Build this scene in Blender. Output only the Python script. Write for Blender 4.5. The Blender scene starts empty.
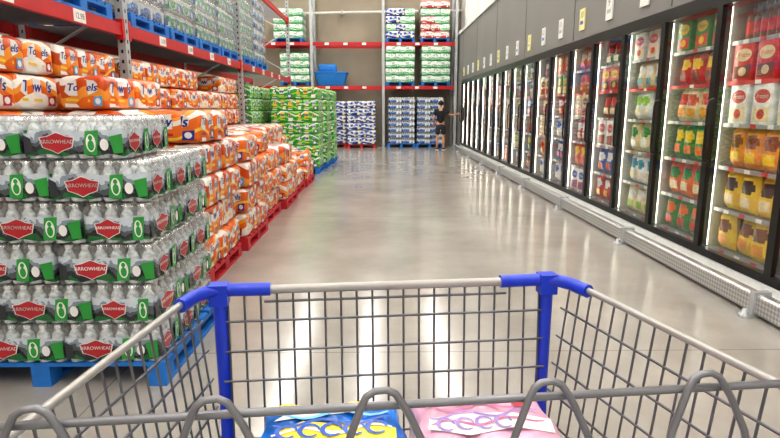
import bpy, bmesh, math, random
from mathutils import Vector, Matrix
random.seed(7)
scene = bpy.context.scene
try:
    scene.view_settings.view_transform = 'Standard'
    scene.view_settings.look = 'None'
    scene.view_settings.exposure = .16
    scene.view_settings.gamma = .93
except Exception:
    pass

# ------------------------------------------------------------------ materials
def lin(c):
    c = c / 255.0
    return c / 12.92 if c <= .04045 else ((c + .055) / 1.055) ** 2.4
def S(r, g, b):
    return (lin(r), lin(g), lin(b))

def M(name, col, rough=.5, metal=0.0, var=.06, scale=8, bump=0.0, coat=0.0):
    m = bpy.data.materials.new(name); m.use_nodes = True
    nt = m.node_tree; b = nt.nodes['Principled BSDF']
    tc = nt.nodes.new('ShaderNodeTexCoord')
    nz = nt.nodes.new('ShaderNodeTexNoise'); nz.inputs['Scale'].default_value = scale
    nz.inputs['Detail'].default_value = 3
    cr = nt.nodes.new('ShaderNodeValToRGB')
    cr.color_ramp.elements[0].position = .3; cr.color_ramp.elements[1].position = .7
    cr.color_ramp.elements[0].color = [max(0, c * (1 - var)) for c in col] + [1]
    cr.color_ramp.elements[1].color = [min(1, c * (1 + var)) for c in col] + [1]
    nt.links.new(tc.outputs['Object'], nz.inputs['Vector'])
    nt.links.new(nz.outputs['Fac'], cr.inputs['Fac'])
    nt.links.new(cr.outputs['Color'], b.inputs['Base Color'])
    b.inputs['Roughness'].default_value = rough
    b.inputs['Metallic'].default_value = metal
    if coat: b.inputs['Coat Weight'].default_value = coat
    if bump:
        bp = nt.nodes.new('ShaderNodeBump'); bp.inputs['Strength'].default_value = bump
        bp.inputs['Distance'].default_value = .01
        nt.links.new(nz.outputs['Fac'], bp.inputs['Height'])
        nt.links.new(bp.outputs['Normal'], b.inputs['Normal'])
    return m

def emit(name, col, s):
    m = bpy.data.materials.new(name); m.use_nodes = True
    nt = m.node_tree; b = nt.nodes['Principled BSDF']
    b.inputs['Base Color'].default_value = (*col, 1)
    b.inputs['Emission Color'].default_value = (*col, 1)
    b.inputs['Emission Strength'].default_value = s
    return m

def film(name, tint=(1, 1, 1), haze=.1, gloss=.12, rough=.12):
    m = bpy.data.materials.new(name); m.use_nodes = True
    nt = m.node_tree; nt.nodes.clear()
    o = nt.nodes.new('ShaderNodeOutputMaterial')
    tr = nt.nodes.new('ShaderNodeBsdfTransparent'); tr.inputs[0].default_value = (*tint, 1)
    di = nt.nodes.new('ShaderNodeBsdfDiffuse'); di.inputs[0].default_value = (.9, .93, .95, 1)
    gl = nt.nodes.new('ShaderNodeBsdfGlossy'); gl.inputs['Roughness'].default_value = rough
    lw = nt.nodes.new('ShaderNodeLayerWeight'); lw.inputs['Blend'].default_value = .35
    mm = nt.nodes.new('ShaderNodeMath'); mm.operation = 'MULTIPLY_ADD'
    mm.inputs[1].default_value = .4; mm.inputs[2].default_value = gloss
    m1 = nt.nodes.new('ShaderNodeMixShader'); m1.inputs[0].default_value = haze
    m2 = nt.nodes.new('ShaderNodeMixShader')
    nt.links.new(lw.outputs['Facing'], mm.inputs[0])
    mm.use_clamp = True
    nt.links.new(tr.outputs[0], m1.inputs[1]); nt.links.new(di.outputs[0], m1.inputs[2])
    nt.links.new(m1.outputs[0], m2.inputs[1]); nt.links.new(gl.outputs[0], m2.inputs[2])
    nt.links.new(mm.outputs[0], m2.inputs[0]); nt.links.new(m2.outputs[0], o.inputs[0])
    return m

def band_mat(name, stops, amp=.03, freq=9, z0=0.0, z1=.28, rough=.3, noise=.0, nscale=6):
    m = bpy.data.materials.new(name); m.use_nodes = True
    nt = m.node_tree; b = nt.nodes['Principled BSDF']
    L = nt.links.new
    tc = nt.nodes.new('ShaderNodeTexCoord'); sx = nt.nodes.new('ShaderNodeSeparateXYZ')
    L(tc.outputs['Object'], sx.inputs[0])
    def mth(op, a, bb=None, c=None):
        n = nt.nodes.new('ShaderNodeMath'); n.operation = op
        for i, v in enumerate((a, bb, c)):
            if v is None: continue
            if isinstance(v, (int, float)): n.inputs[i].default_value = v
            else: L(v, n.inputs[i])
        return n.outputs[0]
    s = mth('ADD', sx.outputs[0], sx.outputs[1])
    w = mth('SINE', mth('MULTIPLY', s, freq))
    h = mth('MULTIPLY_ADD', w, amp, sx.outputs[2])
    if noise:
        nz = nt.nodes.new('ShaderNodeTexNoise'); nz.inputs['Scale'].default_value = nscale
        nz.inputs['Detail'].default_value = 4
        L(tc.outputs['Object'], nz.inputs['Vector'])
        h = mth('ADD', h, mth('MULTIPLY', mth('SUBTRACT', nz.outputs['Fac'], .5), noise))
    f = mth('DIVIDE', mth('SUBTRACT', h, z0), z1 - z0)
    cr = nt.nodes.new('ShaderNodeValToRGB'); cr.color_ramp.interpolation = 'CONSTANT'
    e = cr.color_ramp.elements
    e[0].position = stops[0][0]; e[0].color = (*stops[0][1], 1)
    e[1].position = stops[1][0]; e[1].color = (*stops[1][1], 1)
    for p, c in stops[2:]:
        x = e.new(p); x.color = (*c, 1)
    L(f, cr.inputs['Fac']); L(cr.outputs['Color'], b.inputs['Base Color'])
    b.inputs['Roughness'].default_value = rough
    return m

white = M('white_plastic', S(240, 240, 238), .35)
black = M('black_frame', S(16, 16, 18), .3)
red_paint = M('red_rack_paint', S(196, 30, 36), .4)
steel_grey = M('grey_upright_paint', S(186, 190, 192), .4, .2)
chrome = M('cart_chrome_wire', S(116, 116, 120), .3, .7)
seat_grey = M('cart_seat_wire', S(132, 132, 136), .32, .45)
cart_grey = M('cart_rim_grey', S(178, 175, 170), .35, .3)
blue_pl = M('blue_cart_plastic', S(28, 62, 205), .3)
blue_pal = M('blue_pallet_paint', S(28, 118, 205), .55, var=.2, bump=.3)
red_pal = M('red_pallet_paint', S(200, 34, 48), .55, var=.2, bump=.3)
fasc = M('fascia_grey', S(132, 131, 127), .6, scale=.8, var=.05)
whitewall = M('wall_white_panel', S(236, 236, 233), .6)
tan = M('wall_tan_paint', S(168, 156, 138), .8, scale=1.5)
ceilm = M('ceiling_paint', S(240, 240, 236), .8)
deck = M('wire_deck', S(150, 150, 150), .5, .4)

# ------------------------------------------------------------------ mesh builder
_txt = {}
def text_geo(s, size, shear=0.0, bold=0.0):
    k = (s, size, shear, bold)
    if k in _txt: return _txt[k]
    cu = bpy.data.curves.new('t', 'FONT'); cu.body = s; cu.size = 1; cu.resolution_u = 3
    cu.align_x = 'CENTER'; cu.align_y = 'CENTER'; cu.shear = shear
    ob = bpy.data.objects.new('t', cu); scene.collection.objects.link(ob)
    dg = bpy.context.evaluated_depsgraph_get()
    me = bpy.data.meshes.new_from_object(ob.evaluated_get(dg))
    r = ([v.co * size for v in me.vertices], [tuple(p.vertices) for p in me.polygons])
    if bold:
        a, f = r; n = len(a)
        r = (a + [v + Vector((size * bold, size * bold * .4, 0)) for v in a], f + [tuple(i + n for i in q) for q in f])
    bpy.data.objects.remove(ob); bpy.data.curves.remove(cu); bpy.data.meshes.remove(me)
    _txt[k] = r
    return r

def frame(side, o):
    ax = {'front': ((1, 0, 0), (0, 0, 1), (0, -1, 0)), 'right': ((0, 1, 0), (0, 0, 1), (1, 0, 0)),
          'back': ((-1, 0, 0), (0, 0, 1), (0, 1, 0)), 'left': ((0, -1, 0), (0, 0, 1), (-1, 0, 0)),
          'top': ((1, 0, 0), (0, 1, 0), (0, 0, 1))}[side]
    m = Matrix.Identity(4)
    for i in range(3):
        for j in range(3): m[j][i] = ax[i][j]
        m[i][3] = o[i]
    return m

class MB:
    def __init__(s): s.v = []; s.f = []; s.m = []; s.sm = []; s.mats = []
    def mi(s, mat):
        if mat not in s.mats: s.mats.append(mat)
        return s.mats.index(mat)
    def add(s, vs, fs, mat, X=None, smooth=False):
        o = len(s.v); i = s.mi(mat)
        s.v += [(X @ Vector(v)) if X else Vector(v) for v in vs]
        for f in fs:
            s.f.append(tuple(a + o for a in f)); s.m.append(i); s.sm.append(smooth)
    def box(s, x0, x1, y0, y1, z0, z1, mat, X=None):
        vs = [(x0, y0, z0), (x1, y0, z0), (x1, y1, z0), (x0, y1, z0), (x0, y0, z1), (x1, y0, z1), (x1, y1, z1), (x0, y1, z1)]
        s.add(vs, [(0, 3, 2, 1), (4, 5, 6, 7), (0, 1, 5, 4), (1, 2, 6, 5), (2, 3, 7, 6), (3, 0, 4, 7)], mat, X)
    def tube(s, pts, r, mat, n=8, X=None, closed=False):
        pts = [Vector(p) for p in pts]; N = len(pts); vs = []; fs = []
        up = None
        for i, p in enumerate(pts):
            if closed: t = pts[(i + 1) % N] - pts[i - 1]
            elif i == 0: t = pts[1] - p
            elif i == N - 1: t = p - pts[-2]
            else: t = (pts[i + 1] - p).normalized() + (p - pts[i - 1]).normalized()
            t.normalize()
            if up is None:
                up = Vector((0, 0, 1)) if abs(t.z) < .9 else Vector((1, 0, 0))
            a = (up - t * up.dot(t)).normalized(); b = t.cross(a); up = a
            rr = r[i] if isinstance(r, (list, tuple)) else r
            for k in range(n):
                an = 2 * math.pi * k / n
                vs.append(p + a * (math.cos(an) * rr) + b * (math.sin(an) * rr))
        for i in range(N if closed else N - 1):
            for k in range(n):
                k2 = (k + 1) % n; j = (i + 1) % N
                fs.append((i * n + k, i * n + k2, j * n + k2, j * n + k))
        s.add(vs, fs, mat, X, True)
        if not closed:
            s.add(vs[:n], [tuple(range(n))[::-1]], mat, X); s.add(vs[-n:], [tuple(range(n))], mat, X)
    def lathe(s, prof, mat, c=(0, 0, 0), n=12, X=None):
        vs = []; fs = []
        for r, z in prof:
            for k in range(n):
                a = 2 * math.pi * k / n
                vs.append((c[0] + r * math.cos(a), c[1] + r * math.sin(a), c[2] + z))
        for i in range(len(prof) - 1):
            for k in range(n):
                k2 = (k + 1) % n
                fs.append((i * n + k, i * n + k2, (i + 1) * n + k2, (i + 1) * n + k))
        s.add(vs, fs, mat, X, True)
    def poly(s, pts, mat, F, off=0.0):
        s.add([(p[0], p[1], off) for p in pts], [tuple(range(len(pts)))], mat, F)
    def ell(s, cx, cy, a, b, mat, F, off=0, n=20):
        s.poly([(cx + a * math.cos(2 * math.pi * k / n), cy + b * math.sin(2 * math.pi * k / n)) for k in range(n)], mat, F, off)
    def text(s, t, size, mat, F, cx=0, cy=0, off=0, shear=0.0, bold=0.0, rot=0.0):
        vs, fs = text_geo(t, size, shear, bold)
        c, sn = math.cos(rot), math.sin(rot)
        s.add([(v.x * c - v.y * sn + cx, v.x * sn + v.y * c + cy, off) for v in vs], fs, mat, F)
    def merge(s, o, X):
        b = len(s.v); s.v += [X @ v for v in o.v]
        idx = [s.mi(m) for m in o.mats]
        for f, m, sm in zip(o.f, o.m, o.sm):
            s.f.append(tuple(a + b for a in f)); s.m.append(idx[m]); s.sm.append(sm)
    def rbox(s, W, D, H, r, mat, nx=8, ny=6, nz=4, bulge=None, X=None):
        h = (W / 2, D / 2, H / 2); n = (nx, ny, nz)
        def samp(i):
            a = h[i]; inner = a - r
            l = [-a, -a + r * .35, -inner]
            for k in range(1, n[i]): l.append(-inner + 2 * inner * k / n[i])
            return l + [inner, a - r * .35, a]
        sm = [samp(i) for i in range(3)]
        key = {}; vs = []; fs = []
        def vert(p):
            k = tuple(round(c, 5) for c in p)
            if k in key: return key[k]
            q = [max(-(h[i] - r), min(h[i] - r, p[i])) for i in range(3)]
            d = Vector([p[i] - q[i] for i in range(3)])
            if d.length > 1e-9: d = d.normalized() * r
            P = Vector(q) + d
            if bulge: P = Vector(bulge(P, h))
            key[k] = len(vs); vs.append((P.x, P.y, P.z + H / 2)); return key[k]
        for ax in range(3):
            u, w = (ax + 1) % 3, (ax + 2) % 3
            for sg in (-1, 1):
                for i in range(len(sm[u]) - 1):
                    for j in range(len(sm[w]) - 1):
                        q = []
                        for a, b in ((i, j), (i + 1, j), (i + 1, j + 1), (i, j + 1)):
                            p = [0, 0, 0]; p[ax] = sg * h[ax]; p[u] = sm[u][a]; p[w] = sm[w][b]
                            q.append(vert(p))
                        fs.append(tuple(q) if sg > 0 else tuple(q[::-1]))
        s.add(vs, fs, mat, X, True)
    def mesh(s, name):
        me = bpy.data.meshes.new(name)
        me.from_pydata([tuple(v) for v in s.v], [], s.f)
        for m in s.mats: me.materials.append(m)
        me.polygons.foreach_set('material_index', s.m)
        me.polygons.foreach_set('use_smooth', s.sm)
        me.update(); return me
    def obj(s, name, parent=None, loc=(0, 0, 0), rot=0):
        return put(s.mesh(name), name, parent, loc, rot)

def put(me, name, parent=None, loc=(0, 0, 0), rot=0):
    o = bpy.data.objects.new(name, me); scene.collection.objects.link(o)
    o.location = loc; o.rotation_euler = (0, 0, rot)
    if parent: o.parent = parent
    return o
def empty(name, loc=(0, 0, 0), rot=0):
    return put(None, name, None, loc, rot)

# ------------------------------------------------------------------ room shell
def floor_mat():
    m = bpy.data.materials.new('polished_concrete'); m.use_nodes = True
    nt = m.node_tree; b = nt.nodes['Principled BSDF']; L = nt.links.new
    tc = nt.nodes.new('ShaderNodeTexCoord')
    n1 = nt.nodes.new('ShaderNodeTexNoise'); n1.inputs['Scale'].default_value = .8; n1.inputs['Detail'].default_value = 7
    n1.inputs['Roughness'].default_value = .65
    cr = nt.nodes.new('ShaderNodeValToRGB')
    cr.color_ramp.elements[0].position = .3; cr.color_ramp.elements[1].position = .7
    cr.color_ramp.elements[0].color = (*S(150, 145, 137), 1); cr.color_ramp.elements[1].color = (*S(181, 175, 166), 1)
    br = nt.nodes.new('ShaderNodeTexBrick'); br.offset = 0
    br.inputs['Scale'].default_value = 1; br.inputs['Brick Width'].default_value = 4.5; br.inputs['Row Height'].default_value = 4.5
    br.inputs['Mortar Size'].default_value = .006
    br.inputs['Color1'].default_value = (1, 1, 1, 1); br.inputs['Color2'].default_value = (1, 1, 1, 1)
    br.inputs['Mortar'].default_value = (.62, .6, .58, 1)
    mp = nt.nodes.new('ShaderNodeMapping'); mp.inputs['Location'].default_value = (1.5, 1.2, 0)
    m2 = nt.nodes.new('ShaderNodeMix'); m2.data_type = 'RGBA'; m2.blend_type = 'MULTIPLY'; m2.inputs[0].default_value = 1
    L(tc.outputs['Object'], n1.inputs['Vector'])
    L(tc.outputs['Object'], mp.inputs[0]); L(mp.outputs[0], br.inputs['Vector'])
    L(n1.outputs['Fac'], cr.inputs['Fac'])
    L(cr.outputs['Color'], m2.inputs[6]); L(br.outputs['Color'], m2.inputs[7])
    L(m2.outputs[2], b.inputs['Base Color'])
    rr = nt.nodes.new('ShaderNodeMapRange'); rr.inputs[3].default_value = .11; rr.inputs[4].default_value = .22
    L(n1.outputs['Fac'], rr.inputs[0]); L(rr.outputs[0], b.inputs['Roughness'])
    b.inputs['Specular IOR Level'].default_value = 1.0
    return m
XL, XR, YN, YF, ZC = -6.5, 3.95, -5.0, 23.4, 7.4
def slab(name, a, mat):
    mb = MB(); mb.box(*a, mat); return mb.obj(name)
slab('floor', (XL - .2, XR + .2, YN - .2, YF + .2, -.2, 0), floor_mat())
slab('wall_left', (XL - .2, XL, YN, YF, 0, ZC), tan)
slab('wall_right', (XR, XR + .2, YN, YF, 0, ZC), whitewall)
slab('wall_back', (XL, XR, YF, YF + .2, 0, ZC), tan)
slab('wall_front', (XL, XR, YN - .2, YN, 0, ZC), whitewall)
slab('ceiling', (XL - .2, XR + .2, YN - .2, YF + .2, ZC, ZC + .2), ceilm)
mb = MB()
for x in (-5, -1.5, 2):
    mb.box(x - .06, x + .06, YN, YF, ZC - .35, ZC - .28, white)
    mb.box(x - .06, x + .06, YN, YF, ZC - .07, ZC, white)
    y = YN
    while y < YF - .6:
        mb.tube([(x, y, ZC - .3), (x, y + .3, ZC - .05), (x, y + .6, ZC - .3)], .015, white, 5); y += .6
mb.obj('ceiling_roof_truss')
mb = MB()
mb.tube([(-4, YF - .3, 5.1), (3.9, YF - .3, 5.25)], .05, M('pipe_white', S(225, 222, 214), .5), 10)
for x in (-3.5, -1.5, .5, 2.5): mb.box(x - .03, x + .03, YF - .35, YF, 5.08, 5.24, steel_grey)
mb.obj('trim_1_sprinkler_pipe')

# ceiling lights
lamp = emit('led_tube_glow', (1, .97, .925), 19)
nl = 0
for x in (-5.2, -2.9, -.4, 2.0):
    for y in range(-4, 23, 3):
        mb = MB()
        mb.box(-.2, .2, 0, 2.4, 0, .1, white)
        mb.box(-.17, .17, .03, 2.37, -.012, 0, lamp)
        mb.tube([(0, .3, .1), (0, .3, .42)], .006, steel_grey, 5)
        mb.tube([(0, 2.1, .1), (0, 2.1, .42)], .006, steel_grey, 5)
        if nl == 0: lm = mb.mesh('led_strip_light')
        put(lm, 'ceiling_strip_light', None, (x, y, 6.7)); nl += 1

# ------------------------------------------------------------------ pallets & packs
def pallet_mesh(W, D, mat):
    mb = MB()
    for i in range(7):
        w = D / 7 * .78; y = -D / 2 + (D - w) * i / 6
        mb.box(-W / 2, W / 2, y, y + w, .118, .14, mat)
    for x in (-W / 2, -.05, W / 2 - .1):
        for y in (-D / 2, -.06, D / 2 - .12): mb.box(x, x + .1, y, y + .12, .022, .096, mat)
        mb.box(x, x + .1, -D / 2, D / 2, .096, .118, mat)
        mb.box(x, x + .1, -D / 2, D / 2, 0, .022, mat)
    return mb.mesh('pallet')
pal_red = pallet_mesh(1.08, 1.08, red_pal); pal_blue = pallet_mesh(1.08, 1.08, blue_pal)
pal_wat = pallet_mesh(1.36, 1.08, blue_pal)

clear = film('shrink_film', haze=.06, gloss=.13, rough=.08)
def water_pack(name, label, logo, tag, logotxt, n=10, capc=None, bcol=(212, 220, 226), cl=None):
    W, D, H = .5, .335, .218
    bot = M(name + '_bottle', S(*bcol), .07, var=.38, scale=45, coat=.8)
    cap = capc or white
    mb = MB(); p = W / 6
    prof = [(0.012, .002), (.036, .003), (.0395, .02), (.0395, .06), (.036, .07), (.0395, .08), (.0395, .125), (.031, .16), (.015, .182), (.015, .19)]
    for i in range(6):
        for j in range(4):
            c = (-W / 2 + p * (i + .5), -D / 2 + D / 4 * (j + .5), 0)
            if 0 < i < 5 and 0 < j < 3:
                mb.lathe([(.0395, .1), (.0395, .125), (.031, .16), (.015, .182)], bot, c, n)
            else:
                mb.lathe(prof, bot, c, n)
            mb.lathe([(.0175, .188), (.0175, .208), (.001, .209)], cap, c, n)
    per = []
    K = 6
    def wave(t, cnt): return .008 * (1 - abs(math.sin(math.pi * t * cnt)))
    for k in range(6 * K): t = k / (6 * K); per.append((-W / 2 + W * t, -D / 2 - .002 + wave(t, 6)))
    for k in range(4 * K): t = k / (4 * K); per.append((W / 2 + .002 - wave(t, 4), -D / 2 + D * t))
    for k in range(6 * K): t = k / (6 * K); per.append((W / 2 - W * t, D / 2 + .002 - wave(t, 6)))
    for k in range(4 * K): t = k / (4 * K); per.append((-W / 2 - .002 + wave(t, 4), D / 2 - D * t))
    N = len(per)
    def zt(k):
        x, y = per[k]; return .142 + .010 * math.sin(21 * x + 17 * y) + .005 * math.sin(60 * x)
    vs = [(x, y, .02 + .006 * math.sin(40 * x + 33 * y)) for x, y in per] + [(x, y, zt(k)) for k, (x, y) in enumerate(per)]
    mb.add(vs, [(k, (k + 1) % N, N + (k + 1) % N, N + k) for k in range(N)], label, None, True)
    vs = [(x * s_, y * s_, z) for s_, z in ((1.0, .145), (1.0, .168), (.985, .192), (.95, .208), (.92, .214)) for x, y in per]
    fs = []
    for r in range(4): fs += [(r * N + k, r * N + (k + 1) % N, (r + 1) * N + (k + 1) % N, (r + 1) * N + k) for k in range(N)]
    fs.append(tuple(4 * N + k for k in range(N)))
    mb.add(vs, fs, cl or clear, None, True)
    for side, o, w in (('front', (0, -D / 2 - .004, .083), W), ('back', (0, D / 2 + .004, .083), W),
                       ('right', (W / 2 + .004, 0, .083), D), ('left', (-W / 2 - .004, 0, .083), D)):
        F = frame(side, o)
        cx = -.08 if w == W else -.045
        sc = .95 if w == W else .72
        def sh(pts, s1): return [(cx + x * s1 * sc, y * s1 * .94) for x, y in pts]
        hexa = [(-.088, .026), (-.05, .032), (-.02, .045), (0, .052), (.02, .045), (.05, .032), (.088, .026), (.075, -.024), (.03, -.04), (0, -.056), (-.03, -.04), (-.075, -.024)]
        mb.poly(sh(hexa, 1.07), white, F, .0006)
        mb.poly(sh(hexa, 1.0), logo, F, .0012)
        mb.text(logotxt, .0285 * sc, white, F, cx, .004, .002, 0, .03)
        gx = .085 if w == W else .105; gw = .036 if w == W else .03
        mb.poly([(gx - gw, -.06), (gx + gw * .8, -.064), (gx + gw * 1.3, .062), (gx - gw * .6, .058)], tag, F, .0006)
        mb.ell(gx + .004, -.002, gw * .68, .045, white, F, .0014)
        mb.ell(gx + .004, -.014, gw * .44, .026, tag, F, .002)
        mb.ell(gx + .004, .024, gw * .3, .013, tag, F, .002)
        if w == W:
            mb.poly([(.20, -.055), (.248, -.05), (.248, .045), (.18, .03)], tag, F, .0008)
            mb.ell(.155, -.01, .022, .03, white, F, .0008, 12)
            mb.poly([(-.246, -.055), (-.2, -.05), (-.21, .02), (-.246, .04)], dkb, F, .0008)
    return mb.mesh(name)
dkb = M('label_dark', S(52, 54, 62), .3)
redlogo = M('label_red', S(182, 36, 46), .3)
greent = M('label_green', S(44, 156, 62), .3)
bluet = M('label_blue', S(36, 90, 190), .3)
mount = band_mat('label_mountains', [(0, S(34, 110, 56)), (.2, S(44, 48, 52)), (.42, S(86, 92, 98)), (.6, S(142, 154, 166)), (.78, S(206, 216, 226))], .014, 26, 0, .15, .16, noise=.15, nscale=15)
pale = band_mat('label_pale', [(0, S(70, 180, 130)), (.3, S(225, 240, 240)), (.7, S(60, 170, 110))], .02, 20, 0, .15, .3, noise=.05)
bluelab = band_mat('label_bluewater', [(0, S(24, 80, 165)), (.45, S(90, 175, 225)), (.75, S(215, 228, 235))], .02, 18, 0, .15, .3)
wp = water_pack('water_bottle_pack', mount, redlogo, greent, 'ARROWHEAD', 12)
nofilm = film('thin_film', haze=.05, gloss=.03)
wp_pale = water_pack('water_bottle_pack_pale', pale, greent, bluet, 'WATER', 6, None, (245, 250, 250), nofilm)
wp_blue = water_pack('water_bottle_pack_blue', bluelab, bluet, white, 'SPRING', 6, None, (235, 243, 250), nofilm)

def towel_pack(name, base, logotxt, txtmat, accent, back=None, accent2=None, W=.54, D=.36, H=.27):
    mb = MB(); back = back or white; accent2 = accent2 or txtmat
    def bulge(P, h):
        x, y, z = P
        bx = abs(math.sin(math.pi * 3 * (x + h[0]) / (2 * h[0])))
        by = abs(math.sin(math.pi * 2 * (y + h[1]) / (2 * h[1])))
        y += math.copysign(.014 * (bx - 1), y) if abs(y) > h[1] * .8 else 0
        x += math.copysign(.014 * (by - 1), x) if abs(x) > h[0] * .8 else 0
        if z > h[2] * .8: z += .016 * (bx * by - 1)
        return x, y, z
    mb.rbox(W - .008, D - .008, H - .004, .04, base, 15, 8, 3, bulge)
    for side, o, w in (('front', (0, -D / 2 - .001, H / 2), W), ('back', (0, D / 2 + .001, H / 2), W), ('right', (W / 2 + .001, 0, H / 2), D), ('left', (-W / 2 - .001, 0, H / 2), D)):
        F = frame(side, o); k = w / W
        tilt = [(-.2, -.0), (-.17, .06), (-.08, .088), (.06, .096), (.16, .088), (.2, .06), (.19, .005), (.1, -.02), (-.05, -.03), (-.15, -.03)]
        mb.poly([(a * k - .01, b) for a, b in tilt], back, F, 0)
        mb.text(logotxt, .122 * k, txtmat, F, -.01 * k, .032, .0012, .25, .06)
        mb.poly([(-.2 * k, -.05), (.08 * k, -.06), (.08 * k, -.08), (-.2 * k, -.07)], accent, F, .0006)
        mb.poly([(.12 * k, -.11), (.22 * k, -.11), (.23 * k, -.03), (.13 * k, -.04)], accent2, F, .0006)
        mb.ell(.175 * k, -.072, .032 * k, .026, white, F, .0012, 12)
        mb.poly([(-.22 * k, -.12), (-.05 * k, -.12), (-.08 * k, -.095), (-.22 * k, -.09)], white, F, .0006)
    mb.ell(0, 0, .15, .09, back, frame('top', (0, 0, H - .002)), .0)
    mb.text(logotxt, .1, txtmat, frame('top', (0, 0, H)), 0, 0, .0, .25, .05)
    return mb.mesh(name)
navy = M('print_navy', S(24, 44, 150), .3)
yellowp = M('print_yellow', S(250, 212, 60), .3)
skyp = M('print_skyblue', S(90, 170, 225), .3)
O1, O2, O3, WH, YE = S(238, 112, 18), S(250, 160, 50), S(208, 78, 12), S(248, 243, 234), S(253, 205, 76)
or_a = band_mat('towel_film_orange', [(0, O1), (.22, YE), (.32, O1), (.66, WH), (.80, O2), (.9, O1)], .045, 11, 0, .27, .28)
or_b = band_mat('towel_film_orange_white', [(0, WH), (.26, O1), (.48, O2), (.64, WH), (.86, O1)], .06, 8, 0, .27, .28)
or_c = band_mat('towel_film_orange_deep', [(0, O1), (.2, O2), (.5, O3), (.86, WH)], .05, 14, 0, .27, .28)
G1, G2 = S(44, 172, 58), S(150, 220, 96)
green_b = band_mat('towel_film_green', [(0, G1), (.22, G2), (.36, G1), (.66, WH), (.78, G1), (.92, G2)], .05, 11, 0, .27, .3)
navy_b = band_mat('towel_film_navy', [(0, S(30, 60, 140)), (.3, S(220, 224, 230)), (.5, S(40, 84, 180)), (.8, S(235, 235, 235))], .03, 12, 0, .27, .35)
tp_or = [towel_pack('paper_towel_pack', or_a, 'Towels', navy, redlogo), towel_pack('paper_towel_pack_b', or_b, 'Towels', navy, yellowp, None, redlogo),
         towel_pack('paper_towel_pack_c', or_c, 'Towels', navy, yellowp, None, skyp)]
tp_gr = [towel_pack('paper_towel_pack_green', green_b, 'Towels', navy, yellowp, None, M('print_violet', S(130, 80, 170), .3)), towel_pack('paper_towel_pack_green_b', green_b, 'Towels', navy, yellowp, yellowp, white)]
tp_nv = [towel_pack('tissue_pack', navy_b, 'Tissue', navy, bluet, None, yellowp)]
wht_b = band_mat('roll_film_white', [(0, S(150, 215, 170)), (.35, S(240, 242, 240)), (.8, S(90, 190, 120))], .02, 14, 0, .27, .35)
tp_wh = [towel_pack('toilet_roll_pack', wht_b, 'Rolls', greent, greent)]
red_b = band_mat('roll_film_red', [(0, S(200, 60, 56)), (.3, S(238, 232, 228)), (.75, S(225, 140, 130))], .02, 14, 0, .27, .35)
tp_rd = [towel_pack('tissue_box_pack', red_b, 'Tissue', redlogo, redlogo)]

def towel_stack(name, x0, y0, layers, mesh=None, pal=None, z=0.0, cut=None, H=.27, jit=.008):
    root = empty(name, (x0 + .54, y0 + .54, z))
    put(pal or pal_red, 'pallet', root)
    for l in range(layers):
        sx = random.uniform(-jit, jit) * 1.5
        for i in range(2 if l % 2 == 0 else 3):
            for j in range(3 if l % 2 == 0 else 2):
                if l % 2 == 0: px, py, r = -.27 + .54 * i, -.36 + .36 * j, 0
                else: px, py, r = -.36 + .36 * i, -.27 + .54 * j, math.pi / 2
                if cut and cut(l, px, py): continue
                inner = abs(px) < .2 and abs(py) < .2
                if inner and l < layers - 2 and not cut: continue
                put(random.choice(mesh or tp_or), 'pack', root, (px + sx + random.uniform(-jit, jit), py + random.uniform(-jit, jit), .141 + l * H),
                    r + random.uniform(-.03, .03) + (math.pi if random.random() < .3 else 0))
    return root

specs = [(4.62, 6, 5, -2.53), (5.87, 5, 4, -2.50), (7.14, 5, 4, -2.56), (8.40, 4, 3, -2.50), (9.64, 4, 2, -2.54), (10.84, 3, 2, -2.5)]
for y, n, c, x in specs:
    towel_stack('paper_towel_pallet_stack', x, y, n, cut=(lambda l, px, py, c=c, n=n: (l >= c and px > .1) or (l == n - 1 and n > 4 and px > -.3) or (l == c - 1 and px > .1 and py > .2)), jit=.016)
for y, n in ((2.55, 6), (3.72, 7), (4.85, 7), (6.3, 7), (7.45, 7), (8.6, 7), (9.75, 7)):
    towel_stack('racked_paper_towel_stack', -3.76, y, n, cut=(lambda l, px, py, n=n, y=y: l == n - 1 and y > 5 and px > .1 and int(y * 4) % 2 == 0), jit=.012)
for x, y in ((-2.5, 13.0), (-2.42, 14.2), (-2.35, 15.4), (-3.76, 13.1), (-3.76, 14.3), (-3.76, 11.9)):
    towel_stack('green_paper_towel_stack', x, y, 7, tp_gr, pal_blue, H=.26)

# water pallet in the near left
root = empty('bottled_water_pallet_stack', (-1.86, 3.42, 0))
put(pal_wat, 'pallet', root)
def wput(X0, Y0, l, r, me=wp):
    put(me, 'water_pack', root, (X0 + 1.86, Y0 - 3.42, .141 + l * .221), r + random.uniform(-.03, .03) + (math.pi if random.random() < .25 else 0))
xr = -1.2
for l in range(6):
    dx = random.uniform(-.02, .01)
    if l % 2 == 0:
        for i in range(3):
            for j in range(3):
                x = xr - .25 - .503 * i + dx; y = 2.88 + .17 + .34 * j
                if i == 2:
                    if j < 2 and l < 4: wput(xr - 1.006 - .17, 2.88 + .25 + .505 * j, l, math.pi / 2)
                    continue
                wput(x + random.uniform(-.012, .012), y + random.uniform(-.01, .01), l, 0)
    else:
        for j in range(2):
            if l < 5: wput(xr - .17 + dx, 2.88 + .25 + .505 * j, l, math.pi / 2)
        for i in range(2):
            for j in range(3):
                x = xr - .34 - .25 - .503 * i + dx; y = 2.88 + .17 + .34 * j
                if l == 5: x += .24
                if l == 5 and j > 1: continue
                wput(x + random.uniform(-.012, .012), y, l, 0)

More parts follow.
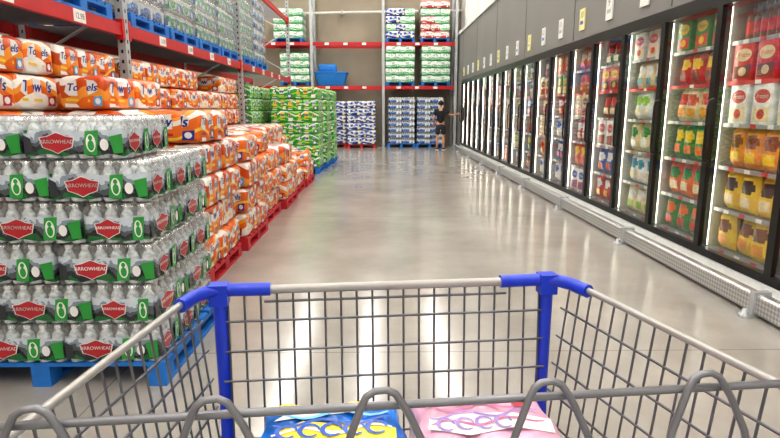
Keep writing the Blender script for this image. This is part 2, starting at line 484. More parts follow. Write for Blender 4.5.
# ------------------------------------------------------------------ racks
tagm = M('price_tag_white', S(240, 240, 235), .5)
rack = empty('pallet_rack', (-2.6, 0, 0))
mb = MB()
for y in (1.17, 6.07, 10.97, 16.75):
    for x in (-.04, -1.1):
        mb.box(x - .04, x + .04, y - .05, y + .05, 0, 5.6, steel_grey)
        mb.box(x - .07, x + .07, y - .08, y + .08, 0, .012, steel_grey)
        z = .15
        while z < 5.5:
            mb.box(x + .0405, x + .042, y - .012, y + .012, z, z + .035, black)
            mb.box(x - .012, x + .012, y - .0515, y - .0505, z, z + .035, black); z += .1
    z = .3
    k = 0
    while z < 5.2:
        a, b = (-.08, -1.06) if k % 2 == 0 else (-1.06, -.08)
        mb.tube([(a, y, z), (b, y, z + .55)], .016, steel_grey, 5); z += .55; k += 1
mb.obj('uprights', rack)
mb = MB()
ys = (1.17, 6.07, 10.97, 16.75)
for zb in (2.22, 3.86):
    for a, b in zip(ys[:-1], ys[1:]):
        for x in (-.035, -1.105):
            mb.box(x - .025, x + .025, a + .05, b - .05, zb, zb + .12, red_paint)
            mb.box(x - .035, x + .04, a + .045, a + .1, zb - .04, zb + .16, red_paint)
            mb.box(x - .035, x + .04, b - .1, b - .045, zb - .04, zb + .16, red_paint)
        yy = a + .1
        while yy < b - .1:
            mb.box(-1.08, -.06, yy, yy + .012, zb + .1, zb + .115, deck); yy += .1
        for yy in (a + .9, a + 1.9, a + 2.9, a + 3.9):
            if zb < 3:
                mb.box(-.009, -.006, yy, yy + .2, zb + .01, zb + .115, tagm)
                mb.text('12.98', .07, black, frame('right', (-.0055, yy + .1, zb + .06)))
mb.obj('beams', rack)
wrap = film('stretch_wrap', (.99, 1, 1), .10, .03, .25)
def rack_load(name, x0, y0, z, mesh, kind='water', layers=6):
    if kind == 'water':
        root = empty(name, (x0 + .54, y0 + .54, z)); put(pal_blue, 'pallet', root)
        for l in range(layers):
            for i in range(2):
                for j in range(3):
                    if l % 2 == 0: px, py, r = -.25 + .503 * i, -.34 + .34 * j, 0
                    else: px, py, r = -.34 + .34 * j, -.25 + .503 * i, math.pi / 2
                    put(mesh, 'pack', root, (px, py, .141 + l * .221), r)
        mb = MB(); mb.rbox(1.07, 1.07, layers * .221 + .02, .03, wrap, 3, 3, 3)
        mb.obj('stretch_wrap', root, (0, 0, .141))
        return root
    return towel_stack(name, x0, y0, layers, mesh, pal_blue, z)
for y in (2.3, 3.5, 4.75, 6.25, 7.4, 8.55, 9.7, 11.2, 12.4):
    rack_load('wrapped_water_pallet', -3.70, y, 2.345, wp_pale if int(y * 2) % 3 else wp_blue)

rack2 = empty('pallet_rack', (0, 22.0, 0))
mb = MB(); xs = (-5.3, -2.6, .1, 2.85)
for x in xs:
    for y in (.04, 1.1):
        mb.box(x - .05, x + .05, y - .04, y + .04, 0, 6.2, steel_grey)
        mb.box(x - .08, x + .08, y - .07, y + .07, 0, .012, steel_grey)
    z = .3; k = 0
    while z < 5.6:
        a, b = (.08, 1.06) if k % 2 == 0 else (1.06, .08)
        mb.tube([(x, a, z), (x, b, z + .55)], .016, steel_grey, 5); z += .55; k += 1
mb.obj('uprights', rack2)
mb = MB()
for zb in (2.2, 3.8):
    for a, b in zip(xs[:-1], xs[1:]):
        for y in (.035, 1.105):
            mb.box(a + .05, b - .05, y - .025, y + .025, zb, zb + .13, red_paint)
        xx = a + .1
        while xx < b - .1:
            mb.box(xx, xx + .012, .06, 1.08, zb + .11, zb + .125, deck); xx += .1
        for t in (.5, 1.2, 1.9): mb.box(a + t, a + t + .16, .004, .008, zb + .02, zb + .11, tagm)
mb.obj('beams', rack2)
for x, z, me, n in ((.2, 2.33, tp_wh, 5), (1.55, 2.33, tp_wh, 5), (.2, 3.93, tp_nv + tp_wh, 4), (1.5, 3.93, tp_rd + tp_wh, 5), (-3.8, 2.33, tp_wh, 4), (-4.0, 3.93, tp_wh, 4)):
    rack_load('racked_tissue_pallet', x, 22.02, z, me, 'towel', n)
towel_stack('tissue_pallet_stack', -1.28, 21.6, 6, tp_nv, pal_red)
towel_stack('tissue_pallet_stack', -2.42, 22.05, 6, tp_nv, pal_red)
for x in (.25, 1.35):
    root = empty('water_pallet_stack', (x + .54, 21.9 + .54, 0)); put(pal_blue, 'pallet', root)
    for l in range(8):
        for i in range(2):
            for j in range(3): put(wp_blue, 'pack', root, (-.25 + .503 * i, -.34 + .34 * j, .141 + l * .221))
mb = MB(); bb = M('blue_bin_plastic', S(30, 130, 215), .4)
def slope(P, h):
    k = 1 + .12 * P[2] / h[2]; return P[0] * k, P[1] * k, P[2]
mb.rbox(1.1, .8, .5, .06, bb, 4, 3, 2, slope)
mb.rbox(1.3, .98, .06, .025, bb, 2, 2, 1, None, Matrix.Translation((0, 0, .47)))
mb.rbox(.7, .5, .3, .08, bb, 2, 2, 1, None, Matrix.Translation((-.15, 0, .53)))
mb.obj('blue_storage_bin', None, (-1.9, 22.55, 2.326))

# ------------------------------------------------------------------ freezers
glass = film('freezer_glass', (.95, .97, .96), .008, .035, .02)
inner = M('freezer_liner', S(140, 140, 134), .5)
ledm = emit('freezer_led', (1, .93, .78), 12)
kick = M('kick_plate_white', S(225, 225, 222), .35)
shelfm = M('shelf_wire_grey', S(165, 167, 168), .4, .3)
redtag = M('shelf_tag_red', S(205, 40, 36), .4)
def fm(n, r, g, b): return M('bag_' + n, S(r, g, b), .28, var=.25, scale=14)
C = dict(yellow=fm('yellow', 252, 200, 16), gold=fm('gold', 236, 150, 20), red=fm('red', 210, 26, 28), green=fm('green', 34, 136, 54),
         orange=fm('orange', 240, 104, 26), white=fm('white', 238, 238, 234), blue=fm('blue', 30, 84, 190), brown=fm('brown', 120, 60, 30),
         cream=fm('cream', 238, 216, 170), purple=fm('purple', 120, 50, 130), black=fm('black', 34, 30, 32), teal=fm('teal', 50, 150, 160), lime=fm('lime', 140, 195, 45))
def bag(base, lab, pic, W=.215, H=.44, D=.13):
    mb = MB(); n, m = 10, 12
    for sg in (-1, 1):
        vs = []
        for j in range(m + 1):
            v = -1 + 2 * j / m
            for i in range(n + 1):
                u = -1 + 2 * i / n
                t = max(0, 1 - abs(u) ** 3.2) ** .6 * max(0, 1 - abs(v) ** 5) ** .7
                t *= 1 + .14 * math.sin(5 * u + 4 * v)
                vs.append((u * W / 2, sg * D / 2 * t, (v + 1) / 2 * H))
        for kind in (0, 1, 2):
            fs = []
            for j in range(m):
                for i in range(n):
                    u = -1 + 2 * (i + .5) / n; v = -1 + 2 * (j + .5) / m
                    k = 1 if (abs(u) < .75 and .05 < v < .6 and abs(u) + abs(v - .3) * 1.3 < .95) else (2 if (abs(u) < .65 and -.7 < v < -.12) else 0)
                    if k == kind:
                        a = j * (n + 1) + i
                        q = (a, a + 1, a + n + 2, a + n + 1)
                        fs.append(q if sg < 0 else q[::-1])
            mb.add(vs, fs, (base, lab, pic)[kind], None, True)
    return mb
def fbox(base, lab, pic, W=.26, H=.3, D=.2):
    mb = MB(); mb.rbox(W, D, H, .006, base, 2, 2, 2)
    F = frame('front', (0, -D / 2 - .001, H / 2))
    mb.ell(0, H * .2, W * .4, H * .17, lab, F); mb.text('Frozen', W * .22, base, F, 0, H * .2, .001, .2)
    mb.poly([(-W * .42, -H * .42), (W * .42, -H * .42), (W * .42, -H * .05), (-W * .42, -H * .1)], pic, F)
    mb.ell(0, -H * .24, W * .2, H * .12, lab, F, .001)
    return mb
def fbottle(base, lab, pic, H=.34):
    mb = MB()
    mb.lathe([(.001, 0), (.042, .002), (.045, .02), (.045, H * .6), (.04, H * .68), (.018, H * .82), (.016, H * .93)], base, n=12)
    mb.lathe([(.019, H * .9), (.019, H), (.001, H)], pic, n=12)
    mb.lathe([(.0458, H * .18), (.0458, H * .52)], lab, n=12)
    return mb
itc = {}
def row(out, kind, cols, z, hmax, y0=-.46, y1=.46):
    k_ = (kind, cols, round(hmax, 2))
    w = {'bag': .2, 'box': .268, 'bottle': .094}[kind]
    if k_ not in itc:
        c = [C[k] for k in cols]
        itc[k_] = bag(*c, H=hmax) if kind == 'bag' else fbox(*c, H=hmax) if kind == 'box' else fbottle(*c, H=hmax)
    it = itc[k_]
    n = int((y1 - y0) / w); st = (y1 - y0) / n
    for i in range(n):
        for d in range(2):
            y = y0 + st * (i + .5)
            X = Matrix.Translation((.235 + d * .2 + random.uniform(-.012, .012), y, z)) @ Matrix.Rotation(-math.pi / 2 + random.uniform(-.1, .1), 4, 'Z')
            if kind == 'bag': X = X @ Matrix.Rotation(random.uniform(-.08, .06), 4, 'X') @ Matrix.Rotation(random.uniform(-.05, .05), 4, 'Y')
            if kind == 'bottle' and d: continue
            out.merge(it, X)
plans = {
 3: [('bag', ('yellow', 'brown', 'gold')), ('bag', ('yellow', 'black', 'cream')), ('bag', ('gold', 'brown', 'yellow')), ('box', ('white', 'red', 'cream')), ('box', ('red', 'cream', 'brown')), ('bottle', ('brown', 'red', 'black'))],
 4: [('bag', ('green', 'orange', 'red')), ('bag', ('orange', 'green', 'cream')), ('bag', ('green', 'yellow', 'orange')), ('bag', ('cream', 'red', 'gold')), ('bag', ('red', 'yellow', 'brown')), ('box', ('green', 'yellow', 'red'))],
 5: [('bag', ('cream', 'white', 'lime')), ('bag', ('white', 'teal', 'cream')), ('bag', ('cream', 'green', 'white')), ('bag', ('white', 'lime', 'cream')), ('bag', ('cream', 'white', 'teal')), ('box', ('white', 'red', 'cream'))],
 6: [('bag', ('red', 'white', 'yellow')), ('bag', ('blue', 'white', 'orange')), ('box', ('white', 'red', 'brown')), ('bag', ('brown', 'red', 'cream')), ('box', ('red', 'yellow', 'black')), ('bag', ('black', 'red', 'cream'))],
 7: [('box', ('white', 'blue', 'red')), ('bag', ('orange', 'yellow', 'red')), ('bag', ('red', 'white', 'cream')), ('box', ('cream', 'brown', 'red')), ('bag', ('gold', 'red', 'brown')), ('bag', ('orange', 'white', 'red'))],
}
kinds = ['bag', 'box', 'bag', 'bag', 'box']
palette_rows = [('red', 'white', 'yellow'), ('orange', 'cream', 'red'), ('cream', 'brown', 'red'), ('blue', 'white', 'orange'), ('white', 'teal', 'red'), ('green', 'yellow', 'cream'),
                ('brown', 'cream', 'gold'), ('gold', 'red', 'white'), ('purple', 'white', 'yellow'), ('white', 'blue', 'cream'), ('black', 'red', 'cream'), ('teal', 'white', 'lime')]
shz = (.23, .60, .98, 1.36, 1.72, 2.06)
Z0, Z1 = .17, 2.44
case_me = None
for n in range(20):
    yc = 1.6 + n
    root = empty('glass_door_freezer', (2.95, yc, 0))
    if case_me is None:
        mb = MB()
        mb.box(.1, .92, -.5, .5, 0, .16, inner)
        mb.box(.04, .1, -.5, .5, 0, .165, kick)
        mb.box(.86, .92, -.5, .5, .16, 2.6, inner)
        mb.box(.1, .86, -.5, .5, 2.42, 2.6, inner)
        for s in (-1, 1): mb.box(.08, .86, s * .5 - (.006 if s > 0 else 0), s * .5 + (.006 if s < 0 else 0), .16, 2.42, inner)
        case_me = mb.mesh('case')
        mb = MB()
        for s in (-1, 1):
            mb.box(.0, .085, min(s * .5, s * .46), max(s * .5, s * .46), Z0, Z1, black)
        mb.box(0, .07, -.465, .465, Z0, Z0 + .07, black); mb.box(0, .07, -.465, .465, Z1 - .07, Z1, black)
        mb.box(-.0, .05, -.5, .5, Z1, Z1 + .05, black)
        mb.tube([(0, .44, 1.02), (-.045, .44, 1.04), (-.05, .44, 1.1), (-.05, .44, 1.5), (-.045, .44, 1.56), (0, .44, 1.58)], .013, black, 8)
        frame_me = mb.mesh('door_frame')
        mb = MB(); mb.add([(.02, -.465, Z0 + .07), (.02, .465, Z0 + .07), (.02, .465, Z1 - .07), (.02, -.465, Z1 - .07)], [(0, 1, 2, 3)], glass)
        glass_me = mb.mesh('door_glass')
        mb = MB()
        for s in (-1, 1): mb.box(.087, .099, s * .483 - .008, s * .483 + .008, .25, 2.36, ledm)
        led_me = mb.mesh('led_strip')
        mb = MB()
        for q, z in enumerate(shz):
            mb.box(.13, .135, -.485, .485, z - .026, z + .008, redtag if q == 4 else shelfm)
            mb.box(.135, .8, -.485, .485, z - .012, z - .004, shelfm)
            for k in range(16): mb.tube([(.135, -.47 + k * .0625, z), (.8, -.47 + k * .0625, z)], .003, shelfm, 4)
            for k in range(4): mb.box(.127, .13, -.4 + k * .22, -.33 + k * .22, z - .025, z + .008, redtag if (k + q) % 2 else tagm)
        shelf_me = mb.mesh('shelves')
    put(case_me, 'case', root); put(frame_me, 'door_frame', root); put(glass_me, 'door_glass', root)
    put(led_me, 'led_strip', root); put(shelf_me, 'shelves', root)
    mb = MB()
    plan = plans.get(n)
    if not plan:
        plan = [(random.choice(kinds), random.choice(palette_rows)) for k in range(6)]
    for (kd, cols), z, hm in zip(plan, shz, (.34, .35, .35, .33, .31, .3)):
        row(mb, kd, cols, z + .004, hm)
    mb.obj('frozen_products', root)
mb = MB(); mb.box(2.97, XR, .5, YF - .02, 2.5, 4.25, fasc)
for y in range(3, 23, 3): mb.box(2.966, 2.97, y, y + .012, 2.52, 4.25, black)
mb.obj('wall_freezer_fascia')
mb = MB(); mb.box(2.93, 3.0, .5, YF - .02, 4.2, 4.3, white); mb.box(2.96, XR, 21.1, YF - .02, 0, 2.5, fasc); mb.obj('trim_2')
mb = MB(); mb.box(3.2, XR, .5, YF - .02, 4.25, 6.3, whitewall)
for y in range(1, 23): mb.box(3.17, 3.2, y, y + .08, 4.3, 6.3, whitewall)
mb.obj('wall_upper_panel')
mb = MB(); crm = M('sign_cream', S(245, 236, 170), .5)
for n in range(20):
    y = 1.5 + n
    mb.box(2.945, 2.965, y, y + .2, 2.62, 2.92, (tagm, crm, tagm)[n % 3])
    mb.poly([(-.06, -.1), (.06, -.1), (.06, -.05), (-.06, -.05)], bluet if n % 2 else steel_grey, frame('left', (2.944, y + .1, 2.8)))
    mb.text(str(n + 3), .13, black, frame('left', (2.944, y + .1, 2.83)))
mb.obj('door_number_signs')
dp = bpy.data.materials.new('diamond_plate'); dp.use_nodes = True
nt = dp.node_tree; b = nt.nodes['Principled BSDF']
b.inputs['Metallic'].default_value = .8; b.inputs['Roughness'].default_value = .35
tc = nt.nodes.new('ShaderNodeTexCoord'); vo = nt.nodes.new('ShaderNodeTexChecker'); vo.inputs['Scale'].default_value = 42
bp = nt.nodes.new('ShaderNodeBump'); bp.inputs['Strength'].default_value = .8; bp.inputs['Distance'].default_value = .005
mp = nt.nodes.new('ShaderNodeMapping'); mp.inputs['Rotation'].default_value = (.785, 0, 0)
nt.links.new(tc.outputs['Object'], mp.inputs[0]); nt.links.new(mp.outputs[0], vo.inputs['Vector'])
mxd = nt.nodes.new('ShaderNodeMix'); mxd.data_type = 'RGBA'
mxd.inputs[6].default_value = (*S(176, 176, 176), 1); mxd.inputs[7].default_value = (*S(215, 215, 215), 1)
nt.links.new(vo.outputs['Fac'], mxd.inputs[0]); nt.links.new(mxd.outputs[2], b.inputs['Base Color'])
nt.links.new(vo.outputs['Fac'], bp.inputs['Height']); nt.links.new(bp.outputs['Normal'], b.inputs['Normal'])
mb = MB()
prof = [(2.72, .03), (2.72, .16), (2.735, .175), (2.79, .175), (2.80, .16), (2.80, .03)]
vs = []
for y in (.8, 21.2): vs += [(x, y, z) for x, z in prof]
k = len(prof)
mb.add(vs, [(i, (i + 1) % k, k + (i + 1) % k, k + i) for i in range(k)] + [tuple(range(k))[::-1], tuple(range(k, 2 * k))], dp)
for y in [1.6 + 2.25 * i for i in range(9)]:
    mb.box(2.70, 2.83, y, y + .05, 0, .19, steel_grey)
    mb.lathe([(.045, 0), (.045, .02), (.02, .025), (.02, .06), (.001, .06)], steel_grey, (2.66, y + .02, 0), 10)
mb.obj('cart_bumper_guard')
mb = MB(); mb.box(2.83, 2.985, .6, 21.1, 0, .1, kick); mb.box(2.93, 2.985, .6, 21.1, .1, .165, kick); mb.obj('baseboard_right')

# ------------------------------------------------------------------ shopping cart
th = math.radians(5.2)
CA = Matrix.Translation((.015, 1.24, 0)) @ Matrix.Rotation(th, 4, 'Z')
cart = put(None, 'shopping_cart'); cart.matrix_world = CA
ZR = 1.10; ZB = .60; FL = .86
def hw(y, z=ZR):
    t = (ZR - z) / (ZR - ZB)
    return .425 - .19 * y - .05 * t
mb = MB()
for s in (-1, 1):
    mb.tube([(s * hw(-.06), -.06, ZR), (s * hw(-FL), -FL, ZR)], .0072, cart_grey, 10)
mb.tube([(-.28, 0, ZR), (.28, 0, ZR)], .0105, cart_grey, 10)
mb.tube([(-.28, 0, ZR - .028), (.28, 0, ZR - .028)], .0035, chrome, 6)
mb.obj('rim', cart)
mb = MB()
for s in (-1, 1):
    pts = [(s * .265, 0, ZR + .001), (s * .36, 0, ZR + .002), (s * .40, -.012, ZR + .002), (s * .423, -.035, ZR), (s * hw(-.085), -.085, ZR - .002)]
    mb.tube(pts, .0155, blue_pl, 10)
    mb.tube([(s * .378, -.002, ZR + .005), (s * .376, -.004, ZR - .25), (s * .372, -.03, ZB - .02)], .0155, blue_pl, 10)
    mb.box(s * .378 - .02, s * .378 + .02, -.02, .016, ZR - .03, ZR + .017, blue_pl)
mb.obj('corner_guards', cart)
mb = MB(); W = .0026
fy = lambda z: -.03 * (ZR - z) / (ZR - ZB)
nv = 21
for i in range(nv):
    x = -.36 + .72 * i / (nv - 1)
    mb.tube([(x, 0, ZR - .006), (x, fy(ZB), ZB)], W, chrome, 6)
zs = [ZR - .07 * k for k in range(1, 8)]
for z in zs: mb.tube([(-.375, fy(z) - .005, z), (.375, fy(z) - .005, z)], .0032, chrome, 6)
for s in (-1, 1):
    y = -.02
    while y > -FL:
        mb.tube([(s * hw(y), y, ZR - .004), (s * hw(y, ZB), y, ZB)], W, chrome, 6); y -= .038
    for z in zs:
        mb.tube([(s * hw(-.0, z), -.0, z), (s * hw(-FL, z), -FL, z)], .0032, chrome, 6)
for i in range(21):
    x = -1 + 2 * i / 20
    mb.tube([(x * hw(0, ZB), fy(ZB), ZB), (x * hw(-FL, ZB), -FL, ZB)], W, chrome, 6)
for k in range(10):
    y = -.03 - k * .09
    mb.tube([(-hw(y, ZB), y, ZB - .004), (hw(y, ZB), y, ZB - .004)], .0035, chrome, 6)
mb.obj('basket_wires', cart)
mb = MB()
yb, zb = -.645, 1.166
w = hw(yb) + .02
mb.tube([(-w, yb + .03, ZR), (-w + .01, yb, zb - .02), (-w + .04, yb, zb), (w - .04, yb, zb), (w - .01, yb, zb - .02), (w, yb + .03, ZR)], .0052, seat_grey, 10)
mb.tube([(-w + .02, yb - .05, zb - .3), (w - .02, yb - .05, zb - .3)], .005, seat_grey, 8)
for cx in (-.445, -.258, -.073, .122, .318, .50):
    P = [(-.060, -.30), (-.058, -.11), (-.044, -.055), (-.026, -.008), (-.019, .006), (-.010, .012), (.004, .013), (.014, .008), (.022, -.004), (.030, -.018), (.049, -.06), (.060, -.11), (.062, -.30)]
    mb.tube([(cx + x, yb - .009 + z * .12, zb + .010 + z) for x, z in P], .0046, seat_grey, 8)
for zz in (-.12, -.19): mb.tube([(-w + .02, yb - .02, zb + zz), (w - .02, yb - .02, zb + zz)], .003, chrome, 6)
mb.obj('child_seat_back', cart)
mb = MB()
w = hw(-FL)
for s in (-1, 1):
    mb.tube([(s * w, -FL, ZR), (s * w, -FL - .08, ZR - .01), (s * (w - .01), -FL - .16, ZR - .04)], .013, blue_pl, 8)
    mb.tube([(s * w, -FL, ZR), (s * (w - .05), -FL, .6), (s * (w - .1), -FL + .05, .2)], .014, cart_grey, 8)
    mb.tube([(s * (w - .1), -FL + .05, .2), (s * .3, -.1, .2)], .014, cart_grey, 8)
    mb.tube([(s * .3, -.1, .2), (s * .36, -.25, .6)], .012, cart_grey, 8)
mb.tube([(-w, -FL - .16, ZR - .04), (w, -FL - .16, ZR - .04)], .017, blue_pl, 12)
mb.tube([(-.3, -.1, .2), (.3, -.1, .2)], .012, cart_grey, 8)
mb.tube([(-w + .1, -FL + .05, .2), (w - .1, -FL + .05, .2)], .012, cart_grey, 8)
for k in range(9):
    x = -.28 + .07 * k; mb.tube([(x, -.1, .21), (x * 1.5, -FL + .05, .21)], .004, chrome, 6)
mb.obj('chassis', cart)
rub = M('wheel_rubber', S(40, 40, 42), .6)
for s in (-1, 1):
    for y in (-.14, -FL + .08):
        mb = MB()
        x = s * (.29 if y > -.5 else w - .11)
        X = Matrix.Translation((x, y, .062)) @ Matrix.Rotation(math.pi / 2, 4, 'Y')
        mb.lathe([(.01, -.016), (.055, -.016), (.062, -.008), (.062, .008), (.055, .016), (.01, .016)], rub, n=20, X=X)
        mb.box(x - .025, x - .018, y - .02, y + .02, .05, .17, steel_grey); mb.box(x + .018, x + .025, y - .02, y + .02, .05, .17, steel_grey)
        mb.box(x - .03, x + .03, y - .03, y + .03, .165, .19, steel_grey)
        mb.obj('caster_wheel', cart)

def bulge_roll(P, h):
    x, y, z = P
    bx = abs(math.sin(math.pi * 3 * (x + h[0]) / (2 * h[0]))); by = abs(math.sin(math.pi * 4 * (y + h[1]) / (2 * h[1])))
    if z > h[2] * .7: z += .014 * (bx ** .6 * by ** .6 - 1)
    if abs(y) > h[1] * .8: y += math.copysign(.012 * (bx - 1), y)
    if abs(x) > h[0] * .8: x += math.copysign(.012 * (by - 1), x)
    return x, y, z
def cart_pack(name, base, parts, loc, rot, H=.26, W=.29, D=.46):
    mb = MB(); mb.rbox(W, D, H, .03, base, 18, 24, 4, bulge_roll)
    F = frame('top', (0, 0, H + .001)); parts(mb, F)
    return mb.obj(name, None, loc, rot)
pk_blue = M('pack_blue_film', S(26, 116, 215), .22, var=.5, scale=14)
pk_sky = M('pack_sky', S(120, 200, 245), .25)
pk_yel = M('pack_yellow', S(252, 228, 60), .25)
pk_pink = M('pack_pink_film', S(240, 180, 205), .22, var=.22, scale=14)
pk_lil = M('pack_lilac', S(160, 130, 200), .3)
pk_rose = M('pack_rose', S(225, 110, 160), .3)
def stroke(mb, pts, w, mat, F, off):
    L_ = []; R_ = []
    for i, p in enumerate(pts):
        a = pts[max(0, i - 1)]; b = pts[min(len(pts) - 1, i + 1)]
        dx, dy = b[0] - a[0], b[1] - a[1]; l = math.hypot(dx, dy) or 1
        k = w * (.35 + .65 * math.sin(math.pi * (i + .5) / len(pts)))
        L_.append((p[0] - dy / l * k, p[1] + dx / l * k, off)); R_.append((p[0] + dy / l * k, p[1] - dx / l * k, off))
    n = len(pts)
    mb.add(L_ + R_, [(i, n + i, n + i + 1, i + 1) for i in range(n - 1)], mat, F)
def parts_a(mb, F):
    # white cloud, yellow swash lettering, sky-blue swirls
    mb.poly([(-.12, .15), (-.07, .205), (-.01, .21), (.05, .2), (.09, .205), (.07, .175), (.0, .165), (-.06, .16)], white, F, .0)
    mb.poly([(-.10, .07), (-.03, .045), (.06, .055), (.125, .05), (.128, .10), (.08, .135), (.0, .13), (-.06, .145), (-.11, .11)], pk_yel, F, .0)
    for q in range(4):
        stroke(mb, [(-.12 + .02 * i, .195 - .03 * q + .012 * math.sin(i * .9 + q * 1.7)) for i in range(13)], .0055, (pk_yel, pk_sky, bluet, white)[q], F, .0012 + q * .0002)
    for q in range(5):
        cx = -.09 + .045 * q
        stroke(mb, [(cx + .02 * math.cos(t * .55), .105 + .022 * math.sin(t * .55)) for t in range(11)], .005, bluet, F, .0024)
    for cx, cy in ((.1, .185), (-.1, .2), (.02, .19)): mb.ell(cx, cy, .016, .012, pk_yel, F, .0026, 12)
    mb.poly([(-.13, -.2), (.13, -.17), (.13, .0), (-.13, .01)], white, F)
def parts_b(mb, F):
    mb.poly([(-.13, .09), (-.05, .06), (.05, .08), (.12, .05), (.13, .10), (.06, .135), (-.04, .14), (-.12, .13)], white, F, .0)
    mb.poly([(-.12, .17), (-.05, .19), (.03, .175), (.03, .2), (-.05, .212), (-.12, .205)], white, F, .0)
    for q in range(4):
        stroke(mb, [(-.12 + .018 * i, .195 - .03 * q + .012 * math.sin(i * .9 + q * 2)) for i in range(14)], .004, (pk_lil, pk_rose, pk_lil, pk_rose)[q], F, .0012 + q * .0002)
    for q in range(4):
        cx = -.09 + .04 * q
        stroke(mb, [(cx + .017 * math.cos(t * .6), .10 + .022 * math.sin(t * .6)) for t in range(10)], .004, pk_lil, F, .0022)
    h = []
    for k in range(24):
        t = 2 * math.pi * k / 24
        h.append((.088 + .0015 * 16 * math.sin(t) ** 3, .165 + .0015 * (13 * math.cos(t) - 5 * math.cos(2 * t) - 2 * math.cos(3 * t) - math.cos(4 * t))))
    mb.poly(h[::-1], redlogo, F, .0027)
    mb.poly([(-.13, -.2), (.13, -.17), (.13, .0), (-.13, .02)], pk_lil, F)
cart_pack('toilet_paper_pack', pk_blue, parts_a, (-.090, .925, ZB + .004), th)
cart_pack('pink_tissue_pack', pk_pink, parts_b, (.231, .952, ZB + .004), th)

# ------------------------------------------------------------------ person
skin = M('skin', S(205, 150, 120), .5); shirt = M('black_tshirt', S(22, 22, 26), .8); shorts_m = M('dark_shorts', S(42, 44, 52), .8)
hairm = M('dark_hair', S(40, 28, 22), .6, scale=60, var=.4); shoe = M('shoe_black', S(30, 30, 32), .6); lipm = M('lips', S(170, 90, 85), .5); eyem = M('eye_white', S(240, 240, 240), .3)
person = empty('person_shopper', (2.16, 20.6, 0), math.radians(-6))
def skinned(name, pts, edges, mat, root, sub=2):
    ks = list(pts); me = bpy.data.meshes.new(name); bm = bmesh.new()
    lay = bm.verts.layers.skin.verify(); vs = {}
    for k in ks:
        co, r = pts[k]; v = bm.verts.new(co); v[lay].radius = r if isinstance(r, tuple) else (r, r)
        v[lay].use_root = (k == root); vs[k] = v
    for a, b in edges: bm.edges.new((vs[a], vs[b]))
    bm.to_mesh(me); bm.free(); me.materials.append(mat)
    o = put(me, name, person)
    s = o.modifiers.new('Skin', 'SKIN'); s.use_smooth_shade = True
    ss = o.modifiers.new('Sub', 'SUBSURF'); ss.levels = sub; ss.render_levels = sub
    return o
B = {'pel': ((0, 0, .95), (.13, .10)), 'sp': ((0, -.01, 1.12), (.12, .09)), 'ch': ((0, 0, 1.32), (.15, .10)), 'nb': ((0, 0, 1.46), .06), 'nk': ((0, .015, 1.53), .05), 'hd': ((0, .03, 1.60), .06),
     'sl': ((-.18, 0, 1.42), .055), 'el': ((-.25, -.03, 1.14), .042), 'wl': ((-.25, .12, .93), .028), 'hl': ((-.245, .16, .87), (.03, .02)),
     'sr': ((.18, 0, 1.42), .055), 'er': ((.36, .06, 1.24), .042), 'wr': ((.55, .16, 1.27), .028), 'hr': ((.61, .19, 1.28), (.03, .02)),
     'pl': ((-.09, 0, .88), .085), 'kl': ((-.11, .03, .49), .056), 'cl': ((-.115, -.01, .33), .055), 'al': ((-.12, -.02, .10), .036), 'tl': ((-.13, .1, .045), .035),
     'pr': ((.09, 0, .88), .085), 'kr': ((.11, .03, .49), .056), 'cr': ((.115, -.01, .33), .055), 'ar': ((.12, -.02, .10), .036), 'tr': ((.14, .1, .045), .035)}
E = [('pel', 'sp'), ('sp', 'ch'), ('ch', 'nb'), ('nb', 'nk'), ('nk', 'hd'), ('ch', 'sl'), ('sl', 'el'), ('el', 'wl'), ('wl', 'hl'), ('ch', 'sr'), ('sr', 'er'), ('er', 'wr'), ('wr', 'hr'),
     ('pel', 'pl'), ('pl', 'kl'), ('kl', 'cl'), ('cl', 'al'), ('al', 'tl'), ('pel', 'pr'), ('pr', 'kr'), ('kr', 'cr'), ('cr', 'ar'), ('ar', 'tr')]
skinned('body', B, E, skin, 'pel')
T = {'a': ((0, 0, .90), (.155, .12)), 'b': ((0, -.01, 1.12), (.145, .112)), 'c': ((0, 0, 1.33), (.172, .12)), 'd': ((0, 0, 1.455), .075),
     'l': ((-.18, 0, 1.41), .077), 'l2': ((-.225, -.018, 1.22), .066), 'r': ((.18, 0, 1.41), .077), 'r2': ((.29, .035, 1.30), .066)}
skinned('tshirt', T, [('a', 'b'), ('b', 'c'), ('c', 'd'), ('c', 'l'), ('l', 'l2'), ('c', 'r'), ('r', 'r2')], shirt, 'a')
T = {'a': ((0, 0, .97), (.145, .115)), 'b': ((0, 0, .90), (.15, .12)), 'l': ((-.095, 0, .80), .105), 'l2': ((-.11, .02, .54), .088), 'r': ((.095, 0, .80), .105), 'r2': ((.11, .02, .54), .088)}
skinned('shorts', T, [('a', 'b'), ('b', 'l'), ('l', 'l2'), ('b', 'r'), ('r', 'r2')], shorts_m, 'a')
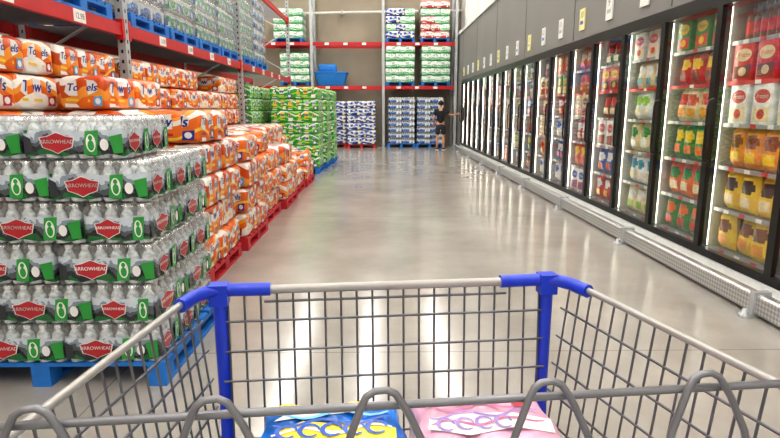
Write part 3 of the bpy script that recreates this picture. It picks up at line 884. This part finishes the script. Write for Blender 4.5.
for side, wv, hv, d, up in (('l', Vector((-.25, .12, .93)), Vector((-.243, .17, .86)), Vector((.05, .5, -.86)), Vector((0, .86, .5))), ('r', Vector((.55, .16, 1.27)), Vector((.615, .195, 1.28)), Vector((.87, .48, .05)), Vector((-.05, 0, 1)))):
    d.normalize(); sp_ = up
    n_ = d.cross(sp_).normalized()
    for k, (off, ln) in enumerate(((-.027, .055), (-.009, .068), (.009, .074), (.027, .066))):
        p0 = hv - d * .02 + sp_ * off; p1 = hv + d * ln * .5 + sp_ * off * 1.1; p2 = hv + d * ln * .85 + sp_ * off * 1.1 + n_ * .015; p3 = hv + d * ln + sp_ * off * 1.1 + n_ * .03
        skinned('finger_%s_%d' % (side, k + 1), {'a': (p0, .009), 'b': (p1, .009), 'c': (p2, .008), 'd': (p3, .007)}, [('a', 'b'), ('b', 'c'), ('c', 'd')], skin, 'a', 1)
    p0 = hv - d * .045 + sp_ * .02
    skinned('thumb_' + side, {'a': (p0, .011), 'b': (p0 + sp_ * .03 + d * .02 + n_ * .01, .010), 'c': (p0 + sp_ * .04 + d * .045 + n_ * .02, .008)}, [('a', 'b'), ('b', 'c')], skin, 'a', 1)
mb = MB()
def ball(mb, c, r, mat, n=16, m=12, fn=None):
    vs = []; fs = []
    for j in range(m + 1):
        ph = math.pi * j / m
        for i in range(n):
            a = 2 * math.pi * i / n
            d = Vector((math.sin(ph) * math.cos(a), math.sin(ph) * math.sin(a), math.cos(ph)))
            if fn: d = fn(d)
            vs.append((c[0] + d.x * r[0], c[1] + d.y * r[1], c[2] + d.z * r[2]))
    for j in range(m):
        for i in range(n): fs.append((j * n + i, (j + 1) * n + i, (j + 1) * n + (i + 1) % n, j * n + (i + 1) % n))
    mb.add(vs, fs, mat, None, True)
def headf(d):
    if d.z < 0: d = Vector((d.x * (1 - .28 * -d.z), d.y * (1 - .1 * -d.z) + .08 * -d.z, d.z))
    return d
hc = (0, .035, 1.645)
ball(mb, hc, (.074, .092, .115), skin, 20, 16, headf)
ball(mb, (0, .13, 1.628), (.012, .018, .022), skin, 10, 8)
for s in (-1, 1):
    ball(mb, (s * .028, .115, 1.65), (.012, .009, .008), eyem, 10, 8); ball(mb, (s * .028, .122, 1.65), (.005, .004, .005), black, 8, 6)
    ball(mb, (s * .074, .03, 1.64), (.01, .02, .03), skin, 10, 8)
    mb.tube([(s * .014, .126, 1.668), (s * .04, .118, 1.67)], .003, hairm, 5)
ball(mb, (0, .12, 1.588), (.022, .01, .007), lipm, 10, 8)
mb.obj('head', person)
mb = MB()
def hairf(d):
    if d.y > .25 and d.z < .55: d = d * .82
    if d.z < -.35: d = Vector((d.x * .9, d.y, -.35 - (-.35 - d.z) * .5))
    return d
ball(mb, (0, .022, 1.662), (.083, .100, .112), hairm, 20, 16, hairf)
mb.obj('hair', person)
mb = MB()
for s in (-1, 1):
    X = Matrix.Translation((s * .128, .05, 0)) @ Matrix.Rotation(-s * .08, 4, 'Z')
    mb.rbox(.095, .27, .08, .035, shoe, 3, 4, 2, lambda P, h: (P[0], P[1], P[2] - (.02 * (P[1] / h[1]) if P[2] > 0 and P[1] > 0 else 0)), X)
    mb.rbox(.1, .28, .02, .008, white, 3, 4, 1, None, X)
mb.obj('shoes', person)

# ------------------------------------------------------------------ world & camera
w = bpy.data.worlds.new('w'); scene.world = w; w.use_nodes = True
w.node_tree.nodes['Background'].inputs[0].default_value = (.9, .88, .85, 1); w.node_tree.nodes['Background'].inputs[1].default_value = .3
cam = bpy.data.cameras.new('camera'); co = bpy.data.objects.new('camera', cam); scene.collection.objects.link(co)
co.location = (0, 0, 1.5); co.rotation_euler = (math.radians(90 - 11.15), 0, math.radians(-.916))
cam.lens = 563 * 36 / 780; cam.sensor_width = 36; cam.clip_start = .02
scene.camera = co
